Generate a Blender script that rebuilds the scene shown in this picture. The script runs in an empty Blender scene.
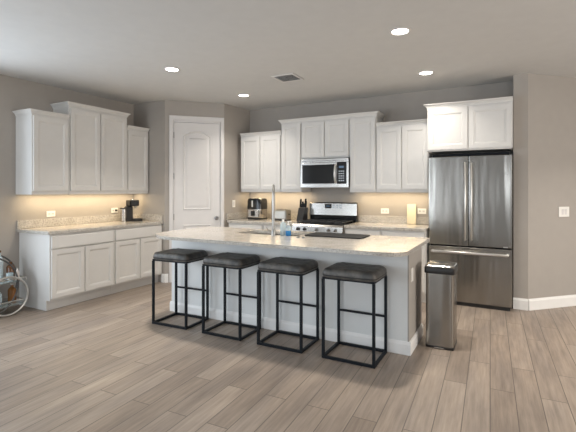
import bpy, bmesh, math, random
from mathutils import Vector, Matrix
PI = math.pi
random.seed(7)
S = bpy.context.scene
COL = S.collection

# ---------------------------------------------------------------- camera
TH = math.atan(222 / 411)
cd = bpy.data.cameras.new('camera')
cd.lens = 411 / 576 * 36; cd.sensor_width = 36; cd.shift_y = -26 / 576
cd.clip_start = .05
cam = bpy.data.objects.new('camera', cd); COL.objects.link(cam)
cam.location = (0, 0, 1.39); cam.rotation_euler = (PI / 2, 0, TH)
S.camera = cam

# ---------------------------------------------------------------- world, exposure
w = bpy.data.worlds.new('world'); S.world = w; w.use_nodes = True
w.node_tree.nodes['Background'].inputs[0].default_value = (.72, .82, 1, 1)
w.node_tree.nodes['Background'].inputs[1].default_value = .9
S.view_settings.view_transform = 'Standard'; S.view_settings.look = 'None'
S.view_settings.gamma = 1; S.view_settings.use_curve_mapping = False
S.view_settings.exposure = .19
S.cycles.use_denoising = True
S.cycles.max_bounces = 10; S.cycles.diffuse_bounces = 6; S.cycles.glossy_bounces = 5
S.cycles.sample_clamp_indirect = 6

def area(name, loc, rot, sx, sy, e, col, spread=PI):
    l = bpy.data.lights.new(name, 'AREA'); l.shape = 'RECTANGLE'; l.size = sx; l.size_y = sy
    l.energy = e; l.color = col; l.spread = spread
    o = bpy.data.objects.new(name, l); COL.objects.link(o); o.location = loc; o.rotation_euler = rot
    return o
# daylight through the openings of the unseen rear and left walls
area('daylight_patio_door', (-3.95, -3.28, 1.3), (PI / 2, 0, 0), 1.9, 2.2, 95, (.84, .93, 1))
area('daylight_slim_window', (-1.74, -3.28, 1.2), (PI / 2, 0, 0), .26, 2.2, 9, (.88, .94, 1))
area('daylight_rear_window', (1.7, -3.28, 1.5), (PI / 2, 0, 0), 1.5, 1.4, 60, (.88, .94, 1))
area('daylight_left_window', (-5.55, 1.2, 1.5), (0, -PI / 2, 0), 1.5, 1.8, 70, (.78, .89, 1))
area('warm_fill_right', (4.28, 3.2, 1.5), (0, PI / 2, 0), 1.6, 2.2, 105, (1, .93, .84))  # unseen warm fill, added to brighten the slanted right wall

# ---------------------------------------------------------------- materials
def mat(name, col, rough=.5, metal=0, spec=.5, noise=None, bump=None, emit=None, trans=0, ior=1.45, coat=0):
    """noise=(scale, amount, stretch xyz); bump=(scale, strength, stretch xyz)"""
    m = bpy.data.materials.new(name); m.use_nodes = True
    nt = m.node_tree; b = nt.nodes['Principled BSDF']
    b.inputs['Base Color'].default_value = (*col, 1)
    b.inputs['Roughness'].default_value = rough; b.inputs['Metallic'].default_value = metal
    b.inputs['Specular IOR Level'].default_value = spec; b.inputs['IOR'].default_value = ior
    b.inputs['Transmission Weight'].default_value = trans
    b.inputs['Coat Weight'].default_value = coat
    if emit:
        b.inputs['Emission Color'].default_value = (*emit[0], 1); b.inputs['Emission Strength'].default_value = emit[1]
    def coords(st):
        tc = nt.nodes.new('ShaderNodeTexCoord'); mp = nt.nodes.new('ShaderNodeMapping')
        mp.inputs['Scale'].default_value = st; nt.links.new(tc.outputs['Object'], mp.inputs[0]); return mp.outputs[0]
    noise = noise or (9, .04, (1, 1, 1))
    n = nt.nodes.new('ShaderNodeTexNoise'); n.inputs['Scale'].default_value = noise[0]; n.inputs['Detail'].default_value = 4
    nt.links.new(coords(noise[2]), n.inputs['Vector'])
    r = nt.nodes.new('ShaderNodeMix'); r.data_type = 'RGBA'
    a = noise[1]
    r.inputs[6].default_value = (*[c * (1 - a) for c in col], 1); r.inputs[7].default_value = (*[min(1, c * (1 + a)) for c in col], 1)
    nt.links.new(n.outputs[0], r.inputs[0]); nt.links.new(r.outputs[2], b.inputs['Base Color'])
    if bump:
        n2 = nt.nodes.new('ShaderNodeTexNoise'); n2.inputs['Scale'].default_value = bump[0]; n2.inputs['Detail'].default_value = 2
        nt.links.new(coords(bump[2]), n2.inputs['Vector'])
        bp = nt.nodes.new('ShaderNodeBump'); bp.inputs['Strength'].default_value = bump[1]
        bp.inputs['Distance'].default_value = bump[3] if len(bump) > 3 else .01
        nt.links.new(n2.outputs[0], bp.inputs['Height']); nt.links.new(bp.outputs[0], b.inputs['Normal'])
    return m

O1 = (1, 1, 1)
M = {}
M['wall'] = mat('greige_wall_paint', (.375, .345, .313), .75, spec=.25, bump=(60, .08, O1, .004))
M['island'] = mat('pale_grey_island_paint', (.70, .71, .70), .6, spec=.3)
M['ceiling'] = mat('ceiling_paint', (.62, .615, .60), .9, spec=.1, bump=(50, .15, O1, .004))
M['cab'] = mat('white_cabinet_paint', (.66, .645, .62), .42, spec=.4)
M['trim'] = mat('white_trim_paint', (.68, .66, .645), .4, spec=.4)
M['baseboard'] = mat('white_baseboard_paint', (.80, .79, .77), .4, spec=.4)
M['plate'] = mat('white_plastic_plate', (.82, .80, .76), .35)
M['dark_slot'] = mat('dark_slot', (.05, .045, .04), .6)
M['black'] = mat('black_powder_coated_steel', (.008, .010, .013), .5, spec=.22)
M['blackgloss'] = mat('black_gloss', (.01, .011, .012), .12)
M['blackplastic'] = mat('black_plastic', (.018, .017, .017), .38)
M['steel'] = mat('brushed_stainless', (.325, .31, .285), .24, metal=1, noise=(14, .14, (1, 1, .02)), bump=(5.5, .55, (1, 1, .10), .02))
M['steelplain'] = mat('satin_stainless', (.43, .41, .385), .25, metal=1)
M['nickel'] = mat('brushed_nickel', (.34, .33, .31), .3, metal=1)
M['chrome'] = mat('chrome', (.62, .62, .62), .14, metal=1)
M['steeldark'] = mat('dark_satin_steel', (.28, .28, .28), .3, metal=1)
M['silver'] = mat('pale_silver_metal', (.56, .545, .52), .3, metal=.8)
M['rail_dark'] = mat('dark_grey_metal', (.10, .10, .10), .35, metal=.6)
M['glass'] = mat('clear_glass', (.95, .97, .97), .03, trans=1)
M['mirror'] = mat('tinted_glass_shelf', (.55, .62, .62), .08, trans=.6)
M['amber'] = mat('amber_liquor', (.36, .15, .04), .08, trans=.35)
M['amberdark'] = mat('brown_liquor', (.12, .05, .02), .1)
M['blue'] = mat('blue_soap', (.02, .20, .48), .15, trans=.2)
M['clearblue'] = mat('pale_clear_plastic', (.72, .84, .88), .12, trans=.55)
M['cream'] = mat('cream_wood', (.80, .70, .50), .5, noise=(20, .08, (1, 1, .1)))
M['whitepaper'] = mat('white_label', (.85, .82, .78), .6)
M['toaster'] = mat('brushed_warm_steel', (.40, .38, .34), .32, metal=.9)
M['display'] = mat('dim_blue_display', (.02, .03, .05), .15, emit=((.35, .55, .8), .2))
M['pinkwhite'] = mat('frosted_pale_glass', (.80, .70, .64), .3)
M['led'] = mat('warm_led_strip', (1, .9, .7), .5, emit=((1, .78, .48), 9))
M['lamp'] = mat('downlight_diffuser', (1, .97, .9), .5, emit=((1, .95, .88), 14))
M['rubber'] = mat('black_rubber', (.015, .015, .015), .8)

def leather():
    m = bpy.data.materials.new('distressed_charcoal_leather'); m.use_nodes = True
    nt = m.node_tree; b = nt.nodes['Principled BSDF']
    tc = nt.nodes.new('ShaderNodeTexCoord')
    n = nt.nodes.new('ShaderNodeTexNoise'); n.inputs['Scale'].default_value = 16; n.inputs['Detail'].default_value = 8
    nt.links.new(tc.outputs['Object'], n.inputs['Vector'])
    cr = nt.nodes.new('ShaderNodeValToRGB')
    cr.color_ramp.elements[0].position = .35; cr.color_ramp.elements[0].color = (.045, .044, .042, 1)
    cr.color_ramp.elements[1].position = .72; cr.color_ramp.elements[1].color = (.135, .122, .105, 1)
    nt.links.new(n.outputs[0], cr.inputs[0]); nt.links.new(cr.outputs[0], b.inputs['Base Color'])
    b.inputs['Roughness'].default_value = .48
    bp = nt.nodes.new('ShaderNodeBump'); bp.inputs['Strength'].default_value = .25; bp.inputs['Distance'].default_value = .004
    nt.links.new(n.outputs[0], bp.inputs['Height']); nt.links.new(bp.outputs[0], b.inputs['Normal'])
    return m
M['leather'] = leather()

def granite():
    m = bpy.data.materials.new('speckled_beige_granite'); m.use_nodes = True
    nt = m.node_tree; b = nt.nodes['Principled BSDF']; L = nt.links
    tc = nt.nodes.new('ShaderNodeTexCoord')
    n1 = nt.nodes.new('ShaderNodeTexNoise'); n1.inputs['Scale'].default_value = 9; n1.inputs['Detail'].default_value = 5
    n2 = nt.nodes.new('ShaderNodeTexNoise'); n2.inputs['Scale'].default_value = 75; n2.inputs['Detail'].default_value = 3
    v = nt.nodes.new('ShaderNodeTexVoronoi'); v.inputs['Scale'].default_value = 85
    for n in (n1, n2, v): L.new(tc.outputs['Object'], n.inputs['Vector'])
    c1 = nt.nodes.new('ShaderNodeValToRGB')
    c1.color_ramp.elements[0].position = .35; c1.color_ramp.elements[0].color = (.48, .445, .395, 1)
    c1.color_ramp.elements[1].position = .62; c1.color_ramp.elements[1].color = (.565, .53, .48, 1)
    L.new(n1.outputs[0], c1.inputs[0])
    c2 = nt.nodes.new('ShaderNodeValToRGB')
    c2.color_ramp.elements[0].position = .40; c2.color_ramp.elements[0].color = (.18, .15, .12, 1)
    c2.color_ramp.elements[1].position = .52; c2.color_ramp.elements[1].color = (1, 1, 1, 1)
    L.new(n2.outputs[0], c2.inputs[0])
    mx = nt.nodes.new('ShaderNodeMix'); mx.data_type = 'RGBA'; mx.blend_type = 'MULTIPLY'; mx.inputs[0].default_value = .42
    L.new(c1.outputs[0], mx.inputs[6]); L.new(c2.outputs[0], mx.inputs[7])
    c3 = nt.nodes.new('ShaderNodeValToRGB')
    c3.color_ramp.elements[0].position = .08; c3.color_ramp.elements[0].color = (.35, .30, .26, 1)
    c3.color_ramp.elements[1].position = .2; c3.color_ramp.elements[1].color = (1, 1, 1, 1)
    L.new(v.outputs['Distance'], c3.inputs[0])
    m2 = nt.nodes.new('ShaderNodeMix'); m2.data_type = 'RGBA'; m2.blend_type = 'MULTIPLY'; m2.inputs[0].default_value = .3
    L.new(mx.outputs[2], m2.inputs[6]); L.new(c3.outputs[0], m2.inputs[7])
    L.new(m2.outputs[2], b.inputs['Base Color']); b.inputs['Roughness'].default_value = .16
    return m
M['granite'] = granite()

def floor_mat():
    m = bpy.data.materials.new('wood_look_plank_tile'); m.use_nodes = True
    nt = m.node_tree; b = nt.nodes['Principled BSDF']; L = nt.links
    tc = nt.nodes.new('ShaderNodeTexCoord')
    sp = nt.nodes.new('ShaderNodeSeparateXYZ'); rt = nt.nodes.new('ShaderNodeMapping'); rt.inputs['Rotation'].default_value = (0, 0, -.038); L.new(tc.outputs['Object'], rt.inputs[0]); L.new(rt.outputs[0], sp.inputs[0])
    cb = nt.nodes.new('ShaderNodeCombineXYZ'); L.new(sp.outputs[1], cb.inputs[0]); L.new(sp.outputs[0], cb.inputs[1])
    br = nt.nodes.new('ShaderNodeTexBrick')
    br.offset = .37; br.offset_frequency = 2; br.squash = 1
    br.inputs['Scale'].default_value = 1; br.inputs['Brick Width'].default_value = 1.22; br.inputs['Row Height'].default_value = .152
    br.inputs['Mortar Size'].default_value = .0028; br.inputs['Mortar Smooth'].default_value = .1; br.inputs['Bias'].default_value = 0
    br.inputs['Color1'].default_value = (0, 0, 0, 1); br.inputs['Color2'].default_value = (1, 1, 1, 1)
    br.inputs['Mortar'].default_value = (.5, .5, .5, 1)
    L.new(cb.outputs[0], br.inputs['Vector'])
    tone = nt.nodes.new('ShaderNodeValToRGB')
    tone.color_ramp.elements[0].color = (.275, .225, .185, 1); tone.color_ramp.elements[1].color = (.365, .305, .254, 1)
    L.new(br.outputs['Color'], tone.inputs[0])
    mp = nt.nodes.new('ShaderNodeMapping'); mp.inputs['Scale'].default_value = (1.7, .10, 1)
    L.new(rt.outputs[0], mp.inputs[0])
    # shift the grain per plank
    ad = nt.nodes.new('ShaderNodeVectorMath'); ad.operation = 'MULTIPLY_ADD'
    ad.inputs[1].default_value = (7, 7, 7); L.new(br.outputs['Color'], ad.inputs[0]); L.new(mp.outputs[0], ad.inputs[2])
    g = nt.nodes.new('ShaderNodeTexNoise'); g.inputs['Scale'].default_value = 26; g.inputs['Detail'].default_value = 7; g.inputs['Roughness'].default_value = .62
    L.new(ad.outputs[0], g.inputs['Vector'])
    gr = nt.nodes.new('ShaderNodeValToRGB')
    gr.color_ramp.elements[0].position = .3; gr.color_ramp.elements[0].color = (.74, .73, .72, 1)
    gr.color_ramp.elements[1].position = .68; gr.color_ramp.elements[1].color = (1.12, 1.12, 1.12, 1)
    L.new(g.outputs[0], gr.inputs[0])
    g2 = nt.nodes.new('ShaderNodeTexNoise'); g2.inputs['Scale'].default_value = 1.6; g2.inputs['Detail'].default_value = 4
    mp2 = nt.nodes.new('ShaderNodeMapping'); mp2.inputs['Scale'].default_value = (4, 1, 1)
    L.new(tc.outputs['Object'], mp2.inputs[0]); L.new(mp2.outputs[0], g2.inputs['Vector'])
    gr2 = nt.nodes.new('ShaderNodeValToRGB')
    gr2.color_ramp.elements[0].position = .35; gr2.color_ramp.elements[0].color = (.84, .84, .85, 1)
    gr2.color_ramp.elements[1].position = .65; gr2.color_ramp.elements[1].color = (1.08, 1.06, 1.03, 1)
    L.new(g2.outputs[0], gr2.inputs[0])
    m1 = nt.nodes.new('ShaderNodeMix'); m1.data_type = 'RGBA'; m1.blend_type = 'MULTIPLY'; m1.inputs[0].default_value = 1
    L.new(tone.outputs[0], m1.inputs[6]); L.new(gr.outputs[0], m1.inputs[7])
    m2 = nt.nodes.new('ShaderNodeMix'); m2.data_type = 'RGBA'; m2.blend_type = 'MULTIPLY'; m2.inputs[0].default_value = 1
    L.new(m1.outputs[2], m2.inputs[6]); L.new(gr2.outputs[0], m2.inputs[7])
    m3 = nt.nodes.new('ShaderNodeMix'); m3.data_type = 'RGBA'
    L.new(br.outputs['Fac'], m3.inputs[0]); L.new(m2.outputs[2], m3.inputs[6]); m3.inputs[7].default_value = (.12, .10, .082, 1)
    L.new(m3.outputs[2], b.inputs['Base Color'])
    b.inputs['Roughness'].default_value = .42; b.inputs['Specular IOR Level'].default_value = .45
    bp = nt.nodes.new('ShaderNodeBump'); bp.inputs['Strength'].default_value = .3; bp.inputs['Distance'].default_value = .002
    L.new(g.outputs[0], bp.inputs['Height']); L.new(bp.outputs[0], b.inputs['Normal'])
    return m
M['floor'] = floor_mat()

# ---------------------------------------------------------------- mesh helpers
class MB:
    def __init__(s): s.v = []; s.f = []
    def add(s, vs, fs, T=None):
        o = len(s.v)
        for p in vs:
            p = Vector(p); s.v.append(T @ p if T else p)
        s.f += [[i + o for i in f] for f in fs]; return s
    def box(s, x0, x1, y0, y1, z0, z1, T=None):
        v = [(x, y, z) for z in (z0, z1) for x, y in ((x0, y0), (x1, y0), (x1, y1), (x0, y1))]
        return s.add(v, [[3, 2, 1, 0], [4, 5, 6, 7], [0, 1, 5, 4], [1, 2, 6, 5], [2, 3, 7, 6], [3, 0, 4, 7]], T)
    def prism(s, pts, z0, z1, T=None):
        n = len(pts); v = [(x, y, z0) for x, y in pts] + [(x, y, z1) for x, y in pts]
        f = [list(range(n))[::-1], list(range(n, 2 * n))] + [[i, (i + 1) % n, n + (i + 1) % n, n + i] for i in range(n)]
        return s.add(v, f, T)
    def rings(s, rs, cap0=True, cap1=True, closed=True, T=None):
        n = len(rs[0]); v = [p for r in rs for p in r]; f = []
        for k in range(len(rs) - 1):
            for i in range(n if closed else n - 1):
                j = (i + 1) % n; f.append([k * n + i, k * n + j, (k + 1) * n + j, (k + 1) * n + i])
        if cap0: f.append(list(range(n))[::-1])
        if cap1: f.append([(len(rs) - 1) * n + i for i in range(n)])
        return s.add(v, f, T)
    def lathe(s, prof, cx=0, cy=0, n=24, T=None):
        rs = [[(cx + r * math.cos(2 * PI * i / n), cy + r * math.sin(2 * PI * i / n), z) for i in range(n)] for r, z in prof]
        return s.rings(rs, T=T)
    def tube(s, pts, r, n=10, closed=False, T=None):
        pts = [Vector(p) for p in pts]; N = len(pts); rs = []; up = None
        for i, p in enumerate(pts):
            if closed: t = pts[(i + 1) % N] - pts[i - 1]
            else: t = pts[min(i + 1, N - 1)] - pts[max(i - 1, 0)]
            t.normalize()
            if up is None:
                up = Vector((0, 0, 1)) if abs(t.z) < .9 else Vector((1, 0, 0))
            up = (up - t * up.dot(t)).normalized(); b = t.cross(up)
            rr = r[i] if isinstance(r, (list, tuple)) else r
            rs.append([tuple(p + up * rr * math.cos(2 * PI * k / n) + b * rr * math.sin(2 * PI * k / n)) for k in range(n)])
        if closed: rs.append(rs[0]); return s.rings(rs, False, False, T=T)
        return s.rings(rs, T=T)
    def bar(s, a, b, w, T=None):   # square bar between points
        a = Vector(a); b = Vector(b); t = (b - a).normalized()
        up = Vector((0, 0, 1)) if abs(t.z) < .9 else Vector((1, 0, 0))
        u = (up - t * up.dot(t)).normalized(); v = t.cross(u); h = w / 2
        r = lambda p: [tuple(p + u * h * i + v * h * j) for i, j in ((-1, -1), (1, -1), (1, 1), (-1, 1))]
        return s.rings([r(a), r(b)], T=T)

def part(name, mb, m, parent=None, bevel=0, smooth=False, loc=None, rz=0, label=None):
    me = bpy.data.meshes.new(name); bm = bmesh.new()
    vs = [bm.verts.new(p) for p in mb.v]
    for f in mb.f:
        try: bm.faces.new([vs[i] for i in f])
        except ValueError: pass
    bmesh.ops.remove_doubles(bm, verts=bm.verts, dist=1e-6)
    bmesh.ops.recalc_face_normals(bm, faces=bm.faces)
    bm.to_mesh(me); bm.free()
    me.materials.append(M[m])
    if smooth:
        for p in me.polygons: p.use_smooth = True
        me.set_sharp_from_angle(angle=math.radians(38))
    o = bpy.data.objects.new(name, me); COL.objects.link(o)
    if loc: o.location = loc
    o.rotation_euler.z = rz
    if parent: o.parent = parent
    if bevel:
        b = o.modifiers.new('bevel', 'BEVEL'); b.width = bevel; b.segments = 2; b.limit_method = 'ANGLE'; b.angle_limit = .6
    if label: o['label'] = label
    return o
def tag(o, label, cat, group=None):
    o['label'] = label; o['category'] = cat
    if group: o['group'] = group
    return o
def thing(name, label, cat, loc=(0, 0, 0), rz=0, group=None):
    o = bpy.data.objects.new(name, None); COL.objects.link(o); o.location = loc; o.rotation_euler.z = rz
    o.empty_display_size = .1
    return tag(o, label, cat, group)
def struct(name, mb, m, bevel=0, label=None):
    o = part(name, mb, m, bevel=bevel); o['kind'] = 'structure'
    if label: o['label'] = label
    return o
def kids(o): return [c for c in list(bpy.data.objects) if c.parent == o]
def dup(o, loc, rz, label):
    def rec(a, par):
        c = a.copy(); COL.objects.link(c)
        if par: c.parent = par
        for ch in kids(a): rec(ch, c)
        return c
    r = rec(o, None); r.location = loc; r.rotation_euler.z = rz; r['label'] = label
    return r
def inset(pts, d):   # inward offset of a CCW polygon
    n = len(pts); out = []
    for i in range(n):
        a, b, c = Vector(pts[i - 1]), Vector(pts[i]), Vector(pts[(i + 1) % n])
        e1 = (b - a).normalized(); e2 = (c - b).normalized()
        n1 = Vector((-e1.y, e1.x)); n2 = Vector((-e2.y, e2.x)); bi = (n1 + n2); bi /= max(.2, bi.length_squared / 2)
        out.append(tuple(b + bi * d))
    return out

# ---------------------------------------------------------------- room
CH = 2.74
struct('floor', MB().box(-5.5, 4.3, -3.3, 7.3, -.1, 0), 'floor')
struct('ceiling', MB().box(-5.5, 4.3, -3.3, 7.3, CH, CH + .1), 'ceiling')
struct('wall_back', MB().box(-3.88, .035, 5.82, 5.97, 0, CH), 'wall')
# left wall with an unseen window behind the camera
lw = MB().box(-5.38, -5.23, -3.15, .25, 0, CH).box(-5.38, -5.23, 2.15, 4.7, 0, CH).box(-5.38, -5.23, .25, 2.15, 0, .7).box(-5.38, -5.23, .25, 2.15, 2.3, CH)
struct('wall_left', lw, 'wall')
# pantry walls: short wall beside the left cabinets, slanted wall with the door, side wall
A = Vector((-4.56, 4.55)); B = Vector((-3.93, 5.18)); dv = (B - A); WL = dv.length; dv.normalize(); nv = Vector((dv.y, -dv.x))
struct('wall_pantry_left', MB().prism([(-5.23, 4.55), (-4.56, 4.55), (-4.62, 4.67), (-5.23, 4.67)], 0, CH), 'wall')
TP = Matrix.Translation((A.x, A.y, 0)) @ Matrix.Rotation(math.atan2(dv.y, dv.x), 4, 'Z')   # local x along the slanted wall, -y to the room
D0, D1, DH = .125, .828, 2.445
struct('wall_pantry_door', MB().box(0, D0, 0, .12, 0, CH, TP).box(D1, WL, 0, .12, 0, CH, TP).box(D0, D1, 0, .12, DH + .01, CH, TP), 'wall')
struct('wall_pantry_right', MB().prism([(-3.93, 5.18), (-3.88, 5.82), (-3.88, 5.97), (-4.05, 5.97), (-4.02, 5.25)], 0, CH), 'wall')
# right: stub beside the fridge that turns into a slanted wall
struct('wall_right', MB().prism([(.035, 5.97), (.035, 5.50), (.185, 5.50), (1.65, 6.965), (1.65, 7.1), (1.4, 7.1), (.2, 5.97)], 0, CH), 'wall')
struct('wall_far_right', MB().box(1.65, 4.2, 6.95, 7.1, 0, CH), 'wall')
struct('wall_side_right', MB().box(4.05, 4.2, -3.15, 2.0, 0, CH).box(4.05, 4.2, 4.4, 6.95, 0, CH).box(4.05, 4.2, 2.0, 4.4, 0, .6).box(4.05, 4.2, 2.0, 4.4, 2.3, CH), 'wall')
rw = MB()
for x0, x1, z0, z1 in ((-5.38, -4.95, 0, CH), (-4.95, -2.95, 2.4, CH), (-2.95, -1.90, 0, CH), (-1.90, -1.58, 2.4, CH), (-1.58, .9, 0, CH), (.9, 2.5, 0, .75), (.9, 2.5, 2.25, CH), (2.5, 4.2, 0, CH)):
    rw.box(x0, x1, -3.15, -3.0, z0, z1)
struct('wall_rear', rw, 'wall')
wf = MB().box(-4.95, -4.89, -3.12, -3.03, 0, 2.4).box(-3.01, -2.95, -3.12, -3.03, 0, 2.4).box(-3.99, -3.91, -3.12, -3.03, 0, 2.4).box(-4.89, -3.01, -3.12, -3.03, 2.34, 2.4)
struct('window_1', wf, 'trim')
wf = MB().box(.9, .95, -3.12, -3.03, .75, 2.25).box(2.45, 2.5, -3.12, -3.03, .75, 2.25).box(1.67, 1.73, -3.12, -3.03, .75, 2.25).box(.95, 2.45, -3.12, -3.03, .75, .8).box(.95, 2.45, -3.12, -3.03, 2.2, 2.25)
struct('window_2', wf, 'trim')

def base_profile(mb, L, T, h=.13, t=.016):
    mb.rings([[(x, 0, 0), (x, -t, 0), (x, -t, h - .025), (x, -t * .55, h - .008), (x, -t * .4, h), (x, 0, h)] for x in (0, L)], T=T)
def TL(x, y, a): return Matrix.Translation((x, y, 0)) @ Matrix.Rotation(a, 4, 'Z')
bb = MB(); s2 = math.sqrt(.5)
base_profile(bb, .145 + .007, TL(.033, 5.4995, 0)); base_profile(bb, 2.05, TL(.1855, 5.4995, PI / 4))
struct('baseboard_right', bb, 'baseboard')
bb = MB(); base_profile(bb, .055, TL(-4.617, 4.5495, 0)); base_profile(bb, .052, TL(-4.5615, 4.5495, PI / 4))
struct('baseboard_pantry', bb, 'baseboard')

# pantry door
door = part('door_1', MB().box(D0 + .004, D1 - .004, .012, .047, .01, DH - .03), 'trim'); door.matrix_world = TP; door['kind'] = 'structure'
door['label'] = 'white two panel pantry door with arched upper panel'
casing = MB()
for x0, x1, z0, z1 in ((.062, D0 - .004, 0, DH + .004), (D1 + .004, .886, 0, DH + .004), (.062, .886, DH + .004, DH + .07)):
    casing.box(x0, x1, -.018, 0, z0, z1).box(x0 + .008, x1 - .008, -.024, -.018, z0, z1 - .008 if z1 > DH + .05 else z1)
casing.box(D0 - .004, D0 + .002, 0, .11, 0, DH).box(D1 - .002, D1 + .004, 0, .11, 0, DH).box(D0, D1, 0, .11, DH - .024, DH + .004)
cs = part('trim_1', casing, 'trim', bevel=.003); cs.matrix_world = TP; cs['kind'] = 'structure'
def mould(mb, pts):
    r = []
    for d, y in ((0, .012), (.006, .003), (.014, .001), (.024, .010), (.034, .014), (.040, .011), (.060, .004), (.075, .003)):
        r.append([(x, y, z) for x, z in inset(pts, d)])
    mb.rings(r, cap0=False)
pm = MB()
x0, x1 = .265, .69; arch = [(x0, 1.085), (x1, 1.085), (x1, 2.215)]
for k in range(1, 16):
    u = k / 16; arch.append((x1 + (x0 - x1) * u, 2.215 + .085 * math.sin(PI * u) ** .9))
arch.append((x0, 2.215))
mould(pm, arch); 
p1 = part('door_panel', pm, 'trim', door, smooth=True)
pm = MB(); mould(pm, [(x0, .22), (x1, .22), (x1, .86), (x0, .86)])
part('door_panel', pm, 'trim', door, smooth=True)
kn = MB().lathe([(.0, 0), (.027, 0), (.027, .006), (.012, .010), (.011, .03), (.026, .038), (.03, .052), (.022, .064), (0, .067)])
k = part('door_knob', kn, 'steeldark', door, smooth=True); k.matrix_local = Matrix.Translation((.768, .011, .955)) @ Matrix.Rotation(PI / 2, 4, 'X')
for z in (.25, .98, 1.6, 2.22):
    part('hinge', MB().box(D0 - .002, D0 + .012, .002, .011, z - .045, z + .045), 'steeldark', door)

# ---------------------------------------------------------------- cabinets
def door_mesh(x0, x1, z0, z1, yf, t=.019, st=.052):
    mb = MB(); P = [(x0, z0), (x1, z0), (x1, z1), (x0, z1)]
    R = []
    for d, y in ((0, yf + t), (0, yf + .002), (.002, yf), (st, yf), (st + .004, yf + .003), (st + .011, yf + .0035), (st + .017, yf + .010)):
        R.append([(x, y, z) for x, z in inset(P, d)])
    return mb.rings(R)
def slab_front(x0, x1, z0, z1, yf, t=.019):
    mb = MB(); P = [(x0, z0), (x1, z0), (x1, z1), (x0, z1)]
    return mb.rings([[(x, y, z) for x, z in inset(P, d)] for d, y in ((0, yf + t), (0, yf + .004), (.004, yf))])
def crown_mesh(w, d, z, left, right, h=.06, x0=0):
    prof = [(0, 0), (.006, 0), (.006, .012), (.012, .018), (.020, .034), (.036, .046), (.040, .049), (.040, h), (0, h)]
    R = []
    for o, dz in prof:
        L = x0 - (o if left else 0); Rr = x0 + w + (o if right else 0)
        R.append([(L, -.001, z + dz), (L, -d - o, z + dz), (Rr, -d - o, z + dz), (Rr, -.001, z + dz)])
    mb = MB(); mb.rings(R, cap0=True, cap1=True, closed=True); return mb
GAP = .0015
def upper(name, label, loc, rz, w, d, h, doors, crown=None, botrev=.045, toprev=.02, group='white wall cabinets'):
    t = thing(name, label, 'cabinet', loc, rz, group)
    b = MB().box(GAP, w - GAP, -d, -.001, .012, h).box(GAP, w - GAP, -d, -d + .02, 0, .012)
    b.box(GAP, GAP + .018, -d, -.001, 0, .012).box(w - GAP - .018, w - GAP, -d, -.001, 0, .012)
    part('cabinet_body', b, 'cab', t, bevel=.0015)
    r = .014; dw = (w - 2 * r - (doors - 1) * .012) / doors
    for i in range(doors):
        a = r + i * (dw + .012)
        part('door', door_mesh(a, a + dw, botrev, h - toprev, -d - .0205), 'cab', t)
    if crown: part('crown_moulding', crown_mesh(w - 2 * GAP, d, h - .004, crown[0], crown[1], crown[2], GAP), 'cab', t)
    return t
def base(label, loc, rz, w, d, doors, endl=0, group='white base cabinets', drawers=1):
    t = thing('base_cabinet', label, 'cabinet', loc, rz, group)
    b = MB().box(GAP, w - GAP, -d, -.001, .12, .879).box(GAP, w - GAP, -d + .065, -.001, 0, .12)
    part('cabinet_body', b, 'cab', t, bevel=.0015)
    r = .016
    dwn = (w - 2 * r - (drawers - 1) * .008) / drawers
    for i in range(drawers):
        a = r + i * (dwn + .008)
        part('drawer_front', slab_front(a, a + dwn, .715, .858, -d - .0205), 'cab', t)
    dw = (w - 2 * r - (doors - 1) * .012) / doors
    for i in range(doors):
        a = r + i * (dw + .012)
        part('door', door_mesh(a, a + dw, .145, .70, -d - .0205), 'cab', t)
    return t
LX = -5.229
# left wall: uppers
ZL = 1.335
upper('wall_cabinet', 'single-door white wall cabinet at the near left end, with exposed side panel', (LX, 2.79, ZL), PI / 2, .46, .33, .945, 1, (True, False, .055))
upper('wall_cabinet', 'tall two-door white wall cabinet on the left wall, raised above its neighbours', (LX, 3.25, ZL), PI / 2, .89, .33, 1.11, 2, (True, True, .06))
upper('wall_cabinet', 'low single-door white wall cabinet on the left wall above the pod coffee machine', (LX, 4.14, ZL), PI / 2, .40, .33, .945, 1, (False, False, .055))
# left wall: base
base('white base cabinet at the near left end below the counter, beside the bar cart', (LX, 2.83, 0), PI / 2, .865, .61, 2)
base('white base cabinet on the left wall below the pod coffee machine, beside the pantry', (LX, 3.695, 0), PI / 2, .85, .61, 2)
# back wall: uppers
BY = 5.819; ZB = 1.357
upper('wall_cabinet', 'low two-door white wall cabinet next to the pantry corner, above the air fryer', (-3.83, BY, ZB), 0, .75, .33, .89, 2, (False, False, .055))
upper('wall_cabinet', 'narrow tall single-door white wall cabinet left of the microwave', (-3.08, BY, ZB), 0, .345, .33, 1.04, 1)
upper('wall_cabinet', 'short two-door white wall cabinet directly above the microwave', (-2.735, BY, 1.85), 0, .755, .33, .547, 2, None, botrev=.02)
upper('wall_cabinet', 'narrow tall single-door white wall cabinet right of the microwave', (-1.98, BY, ZB), 0, .38, .33, 1.04, 1)
upper('wall_cabinet', 'low two-door white wall cabinet between the microwave run and the fridge', (-1.60, BY, ZB), 0, .69, .33, .89, 2, (False, False, .055))
tag(part('crown_moulding', crown_mesh(1.476, .33, 0, True, True, .058), 'cab', loc=(-3.078, BY, 2.3985)), 'white crown moulding along the raised cabinets over the microwave', 'moulding')
upper('wall_cabinet', 'deep two-door white wall cabinet above the stainless fridge', (-.90, BY, 1.86), 0, .93, .53, .53, 2, (True, False, .055), botrev=.02)
# back wall: base cabinets
base('white base cabinet in the pantry corner below the air fryer', (-3.87, BY, 0), 0, .64, .61, 1)
base('white base cabinet just left of the range, below the toaster', (-3.23, BY, 0), 0, .51, .61, 1)
base('white base cabinet just right of the range', (-1.955, BY, 0), 0, .505, .61, 1)
base('white base cabinet beside the fridge, below the cream cutting board', (-1.45, BY, 0), 0, .54, .61, 1)

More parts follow.
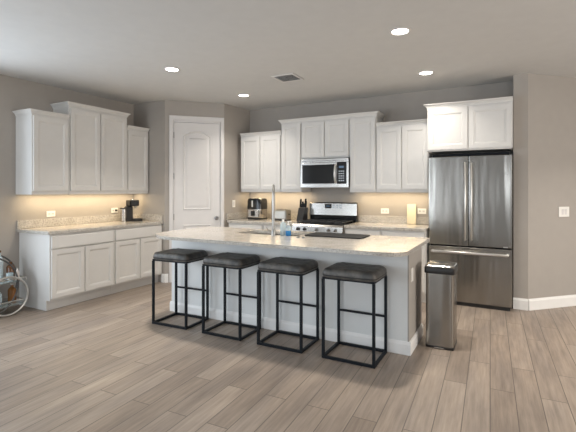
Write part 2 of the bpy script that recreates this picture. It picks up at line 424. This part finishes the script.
# ---------------------------------------------------------------- worktops
def worktop(label, mb, bev=.006): return tag(part('countertop', mb, 'granite', bevel=bev), label, 'countertop')
def splash(label, mb): return tag(part('backsplash', mb, 'granite', bevel=.003), label, 'backsplash')
Z0, Z1 = .8805, .92
worktop('speckled granite countertop on the left wall base cabinets', MB().box(-5.229, -4.59, 2.80, 4.548, Z0, Z1))
splash('low granite backsplash strip along the left wall', MB().box(-5.229, -5.209, 2.80, 4.526, Z1 + .001, 1.02))
splash('short granite side splash on the pantry wall beside the pod coffee machine', MB().box(-5.229, -4.60, 4.528, 4.548, Z1 + .001, 1.02))
worktop('granite countertop on the back wall between pantry and range', MB().box(-3.878, -2.722, 5.18, 5.818, Z0, Z1))
splash('low granite backsplash strip behind the air fryer and toaster', MB().box(-3.857, -2.722, 5.798, 5.818, Z1 + .001, 1.02))
splash('short granite side splash on the pantry wall beside the air fryer', MB().prism([(-3.925, 5.22), (-3.879, 5.797), (-3.859, 5.797), (-3.905, 5.22)], Z1 + .001, 1.02))
worktop('granite countertop on the back wall between range and fridge', MB().box(-1.953, -.903, 5.18, 5.818, Z0, Z1))
splash('low granite backsplash strip behind the cream cutting board', MB().box(-1.953, -.903, 5.798, 5.818, Z1 + .001, 1.02))

# ---------------------------------------------------------------- island
isl = thing('kitchen_island', 'long greige kitchen island with white baseboard, in front of the range', 'kitchen island', (-2.09, 3.8, 0))
IX0, IX1, IY0, IY1 = -1.34, 1.33, -.27, .29
SX0, SX1, SY0, SY1 = -.56, .18, -.08, .25     # sink hole, island-local
b = MB()
b.box(IX0, IX1, IY0, SY0 - .03, .0, .888).box(IX0, SX0 - .03, SY0 - .03, IY1, 0, .888).box(SX1 + .03, IX1, SY0 - .03, IY1, 0, .888)
b.box(SX0 - .03, SX1 + .03, SY0 - .03, IY1, 0, .6).box(SX0 - .03, SX1 + .03, IY1 - .012, IY1, .6, .888)
part('island_body', b, 'island', isl)
part('end_panel', MB().box(IX1, IX1 + .012, IY0 + .0, IY1, 0, .8875), 'wall', isl, label='greige end panel, darkened for the shaded island end')  # shade on the island end put into a darker colour
IX1 += .012
bb = MB()
base_profile(bb, IX1 - IX0 + .0299, Matrix.Translation((IX0 - .015, IY0 - .0005, 0)), h=.11, t=.015)
base_profile(bb, IY1 - IY0, TL(IX1 + .0005, IY0, PI / 2), h=.11, t=.015)
base_profile(bb, IY1 - IY0, TL(IX0 - .0005, IY1, -PI / 2), h=.11, t=.015)
part('baseboard', bb, 'baseboard', isl)
op = part('outlet_plate', MB().box(IX1 + .001, IX1 + .007, -.20, -.13, .60, .715), 'plate', isl, bevel=.002)
# island top with rounded corners and a sink cut-out
def rounded(x0, x1, y0, y1, r):
    pts = []
    for cx, cy, a0, rr in ((x1, y0, -PI / 2, r[1]), (x1, y1, 0, r[2]), (x0, y1, PI / 2, r[3]), (x0, y0, PI, r[0])):
        ccx = cx - rr if cx == x1 else cx + rr; ccy = cy + rr if cy == y0 else cy - rr
        for k in range(7):
            a = a0 + PI / 2 * k / 6; pts.append((ccx + rr * math.cos(a), ccy + rr * math.sin(a)))
    return pts
def slab_hole(outer, hole, z0, z1):
    bm = bmesh.new(); ed = []
    for loop in (outer, hole):
        vs = [bm.verts.new((x, y, z1)) for x, y in loop]
        ed += [bm.edges.new((vs[i], vs[(i + 1) % len(vs)])) for i in range(len(vs))]
    g = bmesh.ops.triangle_fill(bm, edges=ed, use_beauty=True)
    fs = [f for f in bm.faces]
    r = bmesh.ops.extrude_face_region(bm, geom=fs)
    for v in [e for e in r['geom'] if isinstance(e, bmesh.types.BMVert)]: v.co.z = z0
    mb = MB(); bm.verts.index_update(); mb.v = [v.co.copy() for v in bm.verts]; mb.f = [[v.index for v in f.verts] for f in bm.faces]
    bm.free(); return mb
top = slab_hole(rounded(-1.345, 1.40, -.735, .40, (.40, .15, .02, .02)), rounded(SX0, SX1, SY0, SY1, (.03,) * 4), .8885, Z1)
tt = part('countertop', top, 'granite', loc=(-2.09, 3.8, 0), bevel=.006); tag(tt, 'long granite island top with overhang, rounded corners and cut-out sink', 'countertop')
sk = MB(); zs = [(0, .8875), (0, .70), (.03, .67)]
R = [[(x, y, z) for x, y in rounded(SX0 - .004 + d, SX1 + .004 - d, SY0 - .004 + d, SY1 + .004 - d, (.03,) * 4)] for d, z in zs]
Ro = [[(x, y, z) for x, y in rounded(SX0 - .006 - .004, SX1 + .01, SY0 - .01, SY1 + .01, (.03,) * 4)] for z in (.66, .8875)]
sk.rings(Ro + R, cap0=True, cap1=True)
sink = part('kitchen_sink', sk, 'steelplain', loc=(-2.09, 3.8, 0)); tag(sink, 'stainless undermount sink set in the island top', 'sink')
part('drain', MB().lathe([(0, .671), (.04, .671), (.045, .674), (.03, .675), (0, .673)], -.19, .09), 'steeldark', sink)

# faucet
fa = thing('kitchen_faucet', 'tall stainless gooseneck faucet beside the island sink', 'faucet', (-2.14, 3.645, .921), math.atan2(.51, .86))
part('faucet_base', MB().lathe([(0, 0), (.028, 0), (.028, .006), (.021, .012), (.019, .07), (.013, .078), (0, .078)]), 'nickel', fa, smooth=True)
pts = [(0, 0, .075), (0, 0, .30), (0, 0, .43)]
for k in range(1, 13):
    a = PI * k / 12; pts.append((0, .085 - .085 * math.cos(a), .43 + .085 * math.sin(a)))
pts.append((0, .17, .38))
part('spout', MB().tube(pts, .0145, 12), 'nickel', fa, smooth=True)
part('spray_head', MB().lathe([(0, .27), (.015, .27), (.019, .29), (.018, .37), (.012, .382), (0, .382)], 0, .17), 'nickel', fa, smooth=True)
part('lever', MB().tube([(-.018, 0, .045), (-.045, 0, .05), (-.07, 0, .085)], [.006, .006, .004], 8), 'nickel', fa, smooth=True)

# soap bottles, mat
sb = thing('soap_bottle', 'small clear pump bottle holding blue soap on the island', 'soap bottle', (-1.995, 3.70, .921))
part('soap', MB().lathe([(0, .002), (.026, .002), (.028, .008), (.028, .055), (0, .055)]), 'blue', sb, smooth=True, label='blue liquid soap')
part('bottle', MB().lathe([(0, .056), (.028, .056), (.028, .085), (.022, .098), (.011, .104), (.011, .110), (0, .110)]), 'clearblue', sb, smooth=True)
part('pump', MB().lathe([(0, .1105), (.012, .1105), (.012, .122), (.004, .124), (.004, .142), (.009, .144), (.009, .151), (0, .151)]).box(-.006, .032, -.005, .005, .144, .151), 'plate', sb, smooth=True)
sb = thing('dish_soap_bottle', 'taller clear bottle with white cap between the faucet and the blue soap', 'bottle', (-2.075, 3.735, .921))
part('bottle', MB().lathe([(0, 0), (.03, 0), (.032, .006), (.032, .10), (.026, .125), (.012, .135), (.012, .14), (0, .14)]), 'clearblue', sb, smooth=True)
part('cap', MB().lathe([(0, .1405), (.013, .1405), (.012, .165), (0, .166)]), 'plate', sb, smooth=True)
mt = MB(); mt.prism(rounded(-.30, .30, -.165, .165, (.03,) * 4), 0, .012)
m_ = part('drying_mat', mt, 'rubber', loc=(-1.55, 3.93, .9212), rz=0, bevel=.004); tag(m_, 'flat black drying mat lying on the island top', 'mat')
for i, (x, y) in enumerate(((-1.845, 3.62), (-1.775, 3.60))):
    tag(part('sink_button', MB().lathe([(0, 0), (.017, 0), (.017, .007), (.013, .010), (0, .010)]), 'steeldark', loc=(x, y, .9212), smooth=True),
        ('small dark round button on the island top, nearer the soap bottle', 'small dark round button on the island top, nearer the black mat')[i], 'button')

# ---------------------------------------------------------------- bar stools
def make_stool():
    t = thing('bar_stool', 'x', 'bar stool', group='backless bar stools at the island')
    W, D, bw = .45, .372, .022; hx, hy = W / 2 - bw / 2, D / 2 - bw / 2
    for sx in (-1, 1):
        for sy in (-1, 1):
            part('leg', MB().bar((sx * hx, sy * hy, bw), (sx * hx, sy * hy, .655), bw), 'black', t, bevel=.0015)
    for sy in (-1, 1):
        part('floor_rail', MB().bar((-W / 2, sy * hy, bw / 2), (W / 2, sy * hy, bw / 2), bw), 'black', t, bevel=.0015)
    for sx in (-1, 1):
        part('floor_rail', MB().bar((sx * hx, -hy + bw / 2, bw / 2), (sx * hx, hy - bw / 2, bw / 2), bw), 'black', t, bevel=.0015)
    part('crossbar', MB().bar((-hx + bw / 2, hy, .31), (hx - bw / 2, hy, .31), bw * .8), 'black', t, bevel=.0015)
    part('seat_frame', MB().box(-W / 2 + .004, W / 2 - .004, -D / 2 + .004, D / 2 - .004, .6555, .672), 'black', t)
    # cushion: rounded slab, slightly crowned, with softly wavy edge
    n, mseg = 44, 9; R = []
    def sq(a, rx, ry, p=.22):
        c, s_ = math.cos(a), math.sin(a); return (rx * math.copysign(abs(c) ** p, c), ry * math.copysign(abs(s_) ** p, s_))
    zt = .745
    for d, z in ((.02, .662), (.004, .664), (-.004, .674), (-.007, .690), (-.006, .710), (0, .728), (.010, .739), (.024, .745), (.05, .746), (.085, .742), (.12, .740)):
        ring = []
        for k in range(n):
            a = 2 * PI * k / n; x, y = sq(a, W / 2 - d, D / 2 - d, .22 if d < .05 else .3)
            ring.append((x, y, z + .002 * math.sin(7 * a) * (z > .7)))
        R.append(ring)
    c = part('seat', MB().rings(R), 'leather', t, smooth=True)
    c.modifiers.new('sub', 'SUBSURF').levels = 1; c.modifiers['sub'].render_levels = 1
    pr = []
    for k in range(n): 
        x, y = sq(2 * PI * k / n, W / 2 + .005, D / 2 + .005); pr.append((x, y, .689))
    part('piping', MB().tube(pr, .0035, 6, closed=True), 'black', c, smooth=True)
    return t
st = make_stool()
spots = [(-3.062, 3.285, .05, 'black-framed leather bar stool at the far left, first from the pantry side'),
         (-2.408, 3.298, .015, 'second black-framed leather bar stool from the left end of the island'),
         (-1.782, 3.308, .01, 'third black-framed leather bar stool from the left, beside the rightmost one'),
         (-1.149, 3.314, 0, 'rightmost black-framed leather bar stool, closest to the trash can')]
for i, (x, y, a, lb) in enumerate(spots):
    if i == 0: st.location = (x, y, 0); st.rotation_euler.z = a; st['label'] = lb
    else: dup(st, (x, y, 0), a, lb)

# ---------------------------------------------------------------- fridge
fr = thing('refrigerator', 'stainless french door refrigerator with bottom freezer beside the right wall', 'refrigerator', (-.892, 5.80, 0))
FW = .915
part('case', MB().box(.012, FW - .012, -.39, -.01, .02, 1.80).box(.03, FW - .03, -.37, -.05, 1.80, 1.835), 'black', fr, bevel=.003)
def bowed(x0, x1, z0, z1, y0, y1, bow=.002, n=8):
    f = []
    for k in range(n + 1):
        u = k / n; f.append((x0 + (x1 - x0) * u, y0 - bow * math.sin(PI * u)))
    pts = f + [(x1, y1), (x0, y1)]
    return MB().prism(pts, z0, z1)
for a, b_ in ((0, FW / 2 - .003), (FW / 2 + .003, FW)):
    dr = part('door', bowed(a, b_, .722, 1.795, -.47, -.392), 'steel', fr, bevel=.006)
    hx = FW / 2 + (-.033 if a == 0 else .033)
    h = MB().tube([(hx, -.478, .80), (hx, -.522, .80), (hx, -.53, .81), (hx, -.53, 1.25), (hx, -.53, 1.70), (hx, -.522, 1.71), (hx, -.478, 1.71)], .011, 10)
    part('handle', h, 'silver', dr, smooth=True)
dr = part('freezer_drawer', bowed(0, FW, .045, .705, -.47, -.392), 'steel', fr, bevel=.006)
h = MB().tube([(.05, -.478, .645), (.05, -.522, .645), (.06, -.53, .645), (FW / 2, -.535, .645), (FW - .06, -.53, .645), (FW - .05, -.522, .645), (FW - .05, -.478, .645)], .018, 10)
part('handle', h, 'silver', dr, smooth=True)
part('badge', MB().box(FW - .09, FW - .045, -.4755, -.4725, .726, .736), 'silver', fr)
part('kick_plate', MB().box(.02, FW - .02, -.45, -.39, .0, .04), 'blackplastic', fr)

# ---------------------------------------------------------------- range
rg = thing('gas_range', 'freestanding stainless range with black cooktop and digital clock under the microwave', 'range', (-2.718, 5.80, 0))
RW = .76
part('range_body', MB().box(0, RW, -.60, -.01, .05, .905), 'steeldark', rg, bevel=.003)
part('cooktop', MB().box(.002, RW - .002, -.60, -.07, .906, .92), 'blackgloss', rg, bevel=.003)
part('control_panel', MB().prism([(-.60, .80), (-.60, .915), (-.625, .915), (-.65, .89), (-.66, .80)], 0, RW, Matrix(((0, 0, 1, 0), (1, 0, 0, 0), (0, 1, 0, 0), (0, 0, 0, 1)))), 'steelplain', rg, bevel=.003)
od = part('oven_door', MB().box(.004, RW - .004, -.645, -.602, .22, .79), 'steelplain', rg, bevel=.005)
part('oven_window', MB().box(.13, RW - .13, -.648, -.6455, .38, .66), 'blackgloss', od)
part('handle', MB().tube([(.06, -.647, .745), (.06, -.69, .745), (.07, -.70, .745), (RW - .07, -.70, .745), (RW - .06, -.69, .745), (RW - .06, -.647, .745)], .013, 10), 'steelplain', od, smooth=True)
part('storage_drawer', MB().box(.004, RW - .004, -.645, -.602, .06, .21), 'steelplain', rg, bevel=.005)
TK = Matrix.Rotation(math.radians(98), 4, 'X')
for x in (.10, .20, .38, .56, .66):
    o = part('knob', MB().lathe([(0, 0), (.022, 0), (.022, .006), (.017, .008), (.016, .03), (.012, .033), (0, .033)], n=18), 'blackplastic' if x < .3 else 'steeldark', rg, smooth=True)
    o.matrix_local = Matrix.Translation((x, -.6575, .848)) @ TK
g = MB()
for gx0, gx1 in ((.04, .26), (.27, .49), (.50, .72)):
    for y in (-.56, -.11): g.bar((gx0, y, .945), (gx1, y, .945), .012)
    for x in (gx0 + .006, gx1 - .006, (gx0 + gx1) / 2): g.bar((x, -.56, .945), (x, -.11, .945), .012)
    for y in (-.45, -.335, -.22): g.bar((gx0, y, .945), (gx1, y, .945), .010)
    for x in (gx0 + .008, gx1 - .008):
        for y in (-.555, -.115): g.box(x - .006, x + .006, y - .006, y + .006, .921, .945)
part('burner_grate', g, 'blackplastic', rg)
for x, y in ((.15, -.45), (.15, -.22), (.38, -.335), (.61, -.45), (.61, -.22)):
    part('burner', MB().lathe([(0, .921), (.045, .921), (.045, .928), (.03, .932), (.03, .938), (0, .939)], x, y, 20), 'blackplastic', rg, smooth=True)
part('backguard_base', MB().box(.01, RW - .01, -.068, -.012, .905, 1.01), 'blackgloss', rg, bevel=.003)
bp_ = MB().rings([[(x, -.012, 1.011), (x, -.075, 1.011), (x, -.062, 1.19), (x, -.05, 1.205), (x, -.012, 1.205)] for x in (0, .02, RW - .02, RW)])
bgd = part('backguard', bp_, 'steelplain', rg, bevel=.004)
def on_guard(x0, x1, z0, z1, m, nm):
    y = lambda z: -.075 + (z - 1.011) / .179 * .013
    part(nm, MB().rings([[(x, y(z0) - .003, z0), (x, y(z1) - .003, z1), (x, y(z1) + .002, z1), (x, y(z0) + .002, z0)] for x in (x0, x1)]), m, bgd)
on_guard(.255, .36, 1.115, 1.18, 'blackgloss', 'clock_display'); on_guard(.28, .335, 1.137, 1.157, 'display', 'clock_digits')
for x in (.375, .43, .485):
    for z in (1.117, 1.15): on_guard(x, x + .04, z, z + .026, 'steeldark', 'button')

# ---------------------------------------------------------------- microwave
mw = thing('microwave', 'stainless over-the-range microwave with black control strip', 'microwave', (-2.722, 5.818, 1.425))
MWW, MH = .745, .415
part('housing', MB().box(0, MWW, -.36, -.005, 0, MH), 'blackplastic', mw, bevel=.003)
part('vent_grille', MB().box(.004, MWW - .004, -.383, -.361, MH - .055, MH - .001), 'steelplain', mw, bevel=.003)
vs_ = MB()
for k in range(22): vs_.box(.03 + k * .0315, .05 + k * .0315, -.3845, -.3835, MH - .034, MH - .026)
part('vent_slots', vs_, 'dark_slot', mw)
fm = MB()
for x0, x1, z0, z1 in ((0, .575, .001, .055), (0, .575, .33, MH - .057), (0, .03, .055, .33), (.535, .575, .055, .33)): fm.box(x0, x1, -.39, -.361, z0, z1)
md = part('door', fm, 'steelplain', mw, bevel=.002)
part('door_glass', MB().box(.031, .534, -.385, -.361, .056, .329), 'blackgloss', md)
pts = [(.555, -.392, .06)] + [(.555, -.392 - .045 * math.sin(PI * k / 10) ** .6, .06 + .27 * k / 10) for k in range(1, 10)] + [(.555, -.392, .33)]
part('handle', MB().tube(pts, .012, 10), 'silver', md, smooth=True)
cp = part('control_panel', MB().box(.578, MWW - .03, -.388, -.361, .055, MH - .057), 'blackgloss', mw, bevel=.002)
part('display', MB().box(.605, .675, -.3895, -.3885, .275, .305), 'display', cp)
kp = MB()
for i in range(3):
    for j in range(5): kp.box(.60 + i * .03, .62 + i * .03, -.3892, -.3885, .09 + j * .033, .105 + j * .033)
part('keypad', kp, 'steeldark', cp)
part('side_frame', MB().box(MWW - .029, MWW, -.388, -.361, .001, MH - .057).box(.576, MWW - .029, -.388, -.361, .001, .053), 'steelplain', mw, bevel=.002)

# ---------------------------------------------------------------- trash can
tc_ = thing('trash_can', 'slim rectangular stainless step trash can with black rim beside the island', 'trash can', (-.545, 3.925, 0))
def canring(w, d, z, p=.16, n=36):
    r = []
    for k in range(n):
        a = 2 * PI * k / n + .0001; c, s_ = math.cos(a), math.sin(a)
        r.append((w / 2 * math.copysign(abs(c) ** p, c), d / 2 * math.copysign(abs(s_) ** p, s_), z))
    return r
part('base', MB().rings([canring(.236, .266, 0), canring(.24, .27, .004), canring(.24, .27, .022)]), 'blackplastic', tc_, smooth=True)
part('bin_body', MB().rings([canring(.238, .268, .023, .24), canring(.238, .268, .655, .24)]), 'steel', tc_, smooth=True)
part('rim', MB().rings([canring(.25, .285, .656), canring(.256, .29, .662), canring(.256, .29, .705), canring(.246, .28, .712)]), 'blackplastic', tc_, smooth=True, label='black plastic rim')
part('lid', MB().rings([canring(.242, .275, .7125), canring(.242, .275, .722), canring(.232, .262, .728)]), 'steel', tc_, smooth=True)
part('pedal', MB().box(-.04, .04, -.155, -.136, .008, .018), 'steelplain', tc_, bevel=.003)

# ---------------------------------------------------------------- counter appliances
# pod coffee machine on the left counter (faces the room, +x)
cm = thing('coffee_machine', 'black and silver pod coffee machine on the left granite counter', 'coffee machine', (-5.02, 4.31, .921), -.25)
part('water_tank', MB().rings([[(x, y, z) for x, y in rounded(-.05, .05, -.145, -.075, (.03,) * 4)] for z in (0, .19)]), 'steelplain', cm, bevel=.004, label='silver and clear water tank')
part('tank_lid', MB().box(-.05, .05, -.143, -.077, .1905, .205), 'blackplastic', cm, bevel=.005)
part('machine_body', MB().box(-.06, .02, -.073, .03, 0, .215).box(-.055, .02, -.06, .02, .215, .225), 'blackplastic', cm, bevel=.006)
part('brew_head', MB().box(-.06, .075, -.045, .105, .2255, .318), 'blackgloss', cm, bevel=.012)
part('spout', MB().lathe([(0, .19), (.014, .19), (.02, .2255), (0, .2255)], .045, .06), 'chrome', cm, smooth=True)
part('lever', MB().box(-.02, .05, .0, .03, .3185, .326), 'chrome', cm, bevel=.003)
part('drip_tray', MB().rings([[(x, y, z) for x, y in rounded(-.055, .09, .031, .16, (.03,) * 4)] for z in (0, .038)]), 'blackplastic', cm, bevel=.004)

# air fryer
af = thing('air_fryer', 'black-topped stainless air fryer on the back counter near the pantry', 'air fryer', (-3.585, 5.60, .921))
def rr(w, d, z, p=.35): return canring(w * .84, d * .78, z, p, 40)
part('fryer_body', MB().rings([rr(.30, .29, .02), rr(.315, .305, .03), rr(.315, .305, .165)]), 'steelplain', af, smooth=True)
part('base', MB().rings([rr(.31, .30, 0), rr(.325, .315, .019)]), 'blackplastic', af, smooth=True)
part('fryer_top', MB().rings([rr(.32, .31, .166), rr(.32, .31, .29), rr(.30, .29, .325), rr(.25, .24, .338)]), 'blackgloss', af, smooth=True)
part('basket_front', MB().box(-.10, .10, -.132, -.110, .035, .155), 'steelplain', af, bevel=.008)
part('basket_handle', MB().box(-.016, .016, -.175, -.133, .06, .14), 'blackplastic', af, bevel=.008)
part('highlight_strip', MB().box(-.03, -.005, -.130, -.112, .20, .30), 'silver', af, bevel=.004)  # pale upright strip stands in for the highlight on the black top

# toaster
to = thing('toaster', 'low two-slot silver toaster between the air fryer and the knife block', 'toaster', (-3.13, 5.58, .921))
body = [[(x, y, z) for y, z in ((-.075, .016), (-.085, .03), (-.085, .14), (-.07, .165), (.07, .165), (.085, .14), (.085, .03), (.075, .016))] for x in (-.11, .11)]
part('toaster_body', MB().rings(body), 'toaster', to, bevel=.004)
part('base', MB().box(-.128, .128, -.08, .08, 0, .0155), 'blackplastic', to, bevel=.004)
for sx in (-1, 1):
    part('end_panel', MB().box(min(sx * .111, sx * .128), max(sx * .111, sx * .128), -.08, .08, .016, .15), 'toaster' if sx > 0 else 'steeldark', to, bevel=.006)
part('bread_slots', MB().box(-.085, .085, -.045, -.015, .1655, .167).box(-.085, .085, .015, .045, .1655, .167), 'dark_slot', to)
part('lever', MB().box(.1285, .15, -.015, .015, .09, .102), 'blackplastic', to, bevel=.003)

# knife block
kb = thing('knife_block', 'black knife block with upright knife handles left of the range', 'knife block', (-2.785, 5.60, .921))
part('block', MB().rings([[(x, y, z) for x, y, z in ((-w_, y0, z_), (w_, y0, z_), (w_, y1, z_), (-w_, y1, z_))] for w_, y0, y1, z_ in ((.054, -.08, .085, 0), (.054, -.075, .09, .02), (.052, -.01, .11, .20))]), 'blackplastic', kb, bevel=.004)
for x, y, l in ((-.038, .02, .13), (-.013, .03, .06), (.013, .03, .065), (.038, .03, .135), (-.026, .07, .09), (.026, .075, .095)):
    part('knife_handle', MB().rings([[(x + a, y + b_ + dy, z) for a, b_ in ((-.011, -.011), (.011, -.011), (.011, .011), (-.011, .011))] for z, dy in ((.2015, 0), (.2015 + l, l * .2))]), 'black', kb, bevel=.003)

# cream cutting board leaning on the backsplash
cbm = MB().prism(rounded(-.06, .06, 0, .275, (.012,) * 4), -.008, .008, Matrix.Rotation(PI / 2 - .06, 4, 'X'))
tag(part('cutting_board', cbm, 'cream', loc=(-1.19, 5.765, .9215), bevel=.002), 'narrow cream cutting board standing upright against the backsplash', 'cutting board')

# ---------------------------------------------------------------- outlets and switches
def plate(name, label, cat, loc, rz, w, h, kind, n=2):
    t = thing(name, label, cat, loc, rz)
    part('wall_plate', MB().box(-w / 2, w / 2, -.006, -.0005, -h / 2, h / 2), 'plate', t, bevel=.002)
    for i in range(n):
        x = (i - (n - 1) / 2) * .046 if w > h or kind == 'switch' else 0
        z = 0 if (w > h or kind == 'switch') else (i - (n - 1) / 2) * .04
        if kind == 'switch':
            part('rocker', MB().prism([(-.007, -.033), (-.011, .033), (-.0065, .033), (-.0065, -.033)], x - .016, x + .016, Matrix(((0, 0, 1, 0), (1, 0, 0, 0), (0, 1, 0, 0), (0, 0, 0, 1)))), 'trim', t)
        else:
            so = part('socket', MB().box(x - .016, x + .016, -.0085, -.0065, z - .014, z + .014), 'trim', t, bevel=.001)
            part('slots', MB().box(x - .008, x - .005, -.0095, -.0087, z - .005, z + .006).box(x + .005, x + .008, -.0095, -.0087, z - .005, z + .006), 'dark_slot', so)
    return t
plate('electrical_outlet', 'white outlet plate on the left wall above the near end of the counter', 'outlet', (LX + .001, 3.22, 1.082), PI / 2, .115, .075, 'outlet')
ou = plate('electrical_outlet', 'white outlet plate with black plug beside the pod coffee machine', 'outlet', (LX + .001, 4.19, 1.085), PI / 2, .115, .075, 'outlet')
part('plug', MB().box(.008, .034, -.03, -.010, -.012, .014), 'blackplastic', ou, bevel=.003)
plate('electrical_outlet', 'white outlet plate on the back wall, right of the range', 'outlet', (-1.57, BY, 1.09), 0, .115, .075, 'outlet')
plate('electrical_outlet', 'white outlet plate on the back wall behind the cutting board, near the fridge', 'outlet', (-1.06, BY, 1.10), 0, .115, .075, 'outlet')
plate('light_switch', 'narrow white switch plate on the pantry side wall beside the air fryer', 'light switch', (-3.911, 5.40, 1.17), PI / 2 - .078, .07, .115, 'switch', 1)
q = Vector((.185, 5.50)) + Vector((s2, s2)) * .535 + Vector((s2, -s2)) * .001
plate('light_switch', 'double white switch plate on the slanted right wall', 'light switch', (q.x, q.y, 1.13), PI / 4, .16, .12, 'switch', 2)

# ---------------------------------------------------------------- bar cart at the left edge
bc = thing('bar_cart', 'silver bar cart with round hoop wheels at the left edge of the photo', 'bar cart', (-5.0, 2.5, 0))
def hoop(x, cy, cz, r, w): return MB().tube([(x, cy + r * math.cos(2 * PI * k / 40), cz + r * math.sin(2 * PI * k / 40)) for k in range(40)], w, 8, closed=True)
part('hoop_wheel', hoop(.15, .01, .222, .207, .012), 'silver', bc, smooth=True, label='pale silver hoop wheel')
part('hoop_frame', hoop(-.13, -.07, .345, .328, .009), 'rail_dark', bc, smooth=True, label='dark round side frame')
part('hoop_frame', hoop(.125, -.20, .345, .328, .009), 'rail_dark', bc, smooth=True, label='dark round side frame')
part('shelf', MB().box(-.125, .12, -.36, .21, .355, .367), 'mirror', bc, bevel=.002)
part('shelf', MB().box(-.125, .12, -.30, .19, .10, .112), 'mirror', bc, bevel=.002)
part('shelf_rail', MB().tube([(.128, -.36, .395), (.128, .215, .395), (-.12, .215, .395), (-.12, -.36, .395)], .006, 8).tube([(.128, .215, .355), (.128, .215, .395)], .006, 8), 'silver', bc)
part('shelf_rail', MB().tube([(.128, -.30, .15), (.128, .195, .15), (-.12, .195, .15), (-.12, -.30, .15)], .007, 8).tube([(.128, .195, .10), (.128, .195, .15)], .007, 8), 'silver', bc)
def bottle(name, label, loc, r, h, m, capm='blackplastic', neck=.35):
    t = thing(name, label, 'bottle', loc, 0)
    part('glass_body', MB().lathe([(0, 0), (r * .95, 0), (r, .008), (r, h * (1 - neck)), (r * .8, h * (1 - neck * .75)), (r * .35, h * (1 - neck * .5)), (r * .33, h * .93), (0, h * .93)], n=20), m, t, smooth=True)
    part('cap', MB().lathe([(0, h * .932), (r * .42, h * .932), (r * .42, h), (0, h)], n=16), capm, t, smooth=True)
    return t
U = .3685; Lw = .1135
bottle('liquor_bottle', 'squat amber liquor bottle on the upper shelf of the bar cart', (-5.03, 2.63, U), .042, .20, 'amberdark', 'amberdark', .3)
bottle('liquor_bottle', 'pale frosted bottle beside the amber one on the upper bar cart shelf', (-4.95, 2.66, U), .022, .13, 'pinkwhite', 'silver')
bottle('liquor_bottle', 'tall clear bottle at the left edge of the upper bar cart shelf', (-5.06, 2.53, U), .035, .34, 'clearblue', 'amberdark')
bottle('liquor_bottle', 'round golden decanter on the lower shelf of the bar cart', (-5.0, 2.63, Lw), .042, .21, 'amber', 'silver', .35)
bottle('liquor_bottle', 'clear glass decanter on the lower bar cart shelf, left of the golden one', (-4.97, 2.45, Lw), .055, .20, 'clearblue', 'silver')
tag(part('drinking_glass', MB().lathe([(0, 0), (.03, 0), (.036, .09), (.033, .09), (.028, .006), (0, .006)], n=20), 'clearblue', loc=(-4.94, 2.575, U), smooth=True), 'short clear drinking glass on the upper shelf of the bar cart', 'glass')

# ---------------------------------------------------------------- ceiling fixtures
def downlight(x, y, label, e=17):
    t = thing('recessed_downlight', label, 'ceiling light', (x, y, CH), 0, 'recessed ceiling downlights')
    part('trim_ring', MB().rings([[(r * math.cos(2 * PI * i / 32), r * math.sin(2 * PI * i / 32), z) for i in range(32)] for r, z in ((.067, -.001), (.088, -.001), (.088, -.006), (.072, -.010), (.067, -.007), (.067, -.001))], False, False), 'trim', t, smooth=True)
    part('diffuser', MB().lathe([(0, -.001), (.066, -.001), (.066, -.006), (0, -.007)], n=32), 'lamp', t)
    l = bpy.data.lights.new('downlight_lamp', 'AREA'); l.shape = 'DISK'; l.size = .14; l.energy = e; l.color = (1, .93, .84); l.spread = math.radians(118)
    o = bpy.data.objects.new('downlight_lamp', l); COL.objects.link(o); o.parent = t; o.location = (0, 0, -.012)
downlight(-3.32, 3.42, 'round recessed downlight above the left end of the island')
downlight(-3.33, 4.84, 'round recessed downlight near the pantry door corner', 8)
downlight(-.82, 3.52, 'largest round recessed downlight, nearest to the viewer above the island right end')
downlight(-.85, 4.91, 'round recessed downlight in front of the fridge cabinet', 8)
downlight(1.75, 4.7, 'round recessed downlight in the ceiling in front of the slanted right wall', 25)
vt = thing('ceiling_vent', 'square grey louvred air vent in the ceiling', 'air vent', (-2.35, 4.34, CH), 0)
fm = MB()
for x0, x1, y0, y1 in ((-.15, .15, -.15, -.12), (-.15, .15, .12, .15), (-.15, -.12, -.12, .12), (.12, .15, -.12, .12)): fm.box(x0, x1, y0, y1, -.010, -.001)
part('frame', fm, 'trim', vt, bevel=.002)
part('duct', MB().box(-.119, .119, -.119, .119, -.004, -.001), 'dark_slot', vt)
for k in range(6):
    y = -.10 + k * .04
    part('slat', MB().rings([[(x, y - .018, -.016), (x, y + .012, -.006), (x, y + .014, -.007), (x, y - .016, -.018)] for x in (-.118, .118)]), 'ceiling', vt)

# under-cabinet light strips
def strip(label, x0, x1, y0, y1, z, e, horiz):
    cx, cy = (x0 + x1) / 2, (y0 + y1) / 2
    t = thing('under_cabinet_light', label, 'light strip', (cx, cy, z), 0)
    part('light_bar', MB().box(x0 - cx, x1 - cx, y0 - cy, y1 - cy, -.008, -.0005), 'led', t)
    l = bpy.data.lights.new('strip_lamp', 'AREA'); l.shape = 'RECTANGLE'; l.size = x1 - x0; l.size_y = y1 - y0; l.energy = e; l.color = (1, .80, .52)
    o = bpy.data.objects.new('strip_lamp', l); COL.objects.link(o); o.parent = t; o.location = (0, 0, -.010)
strip('warm light strip under the left wall cabinets', -5.10, -5.075, 2.86, 4.48, ZL + .0115, 6.5, False)
strip('warm light strip under the wall cabinets between pantry and microwave', -3.78, -2.76, 5.65, 5.675, ZB + .0115, 3.9, True)
strip('warm light strip under the wall cabinets between microwave and fridge', -1.95, -.93, 5.65, 5.675, ZB + .0115, 3.9, True)
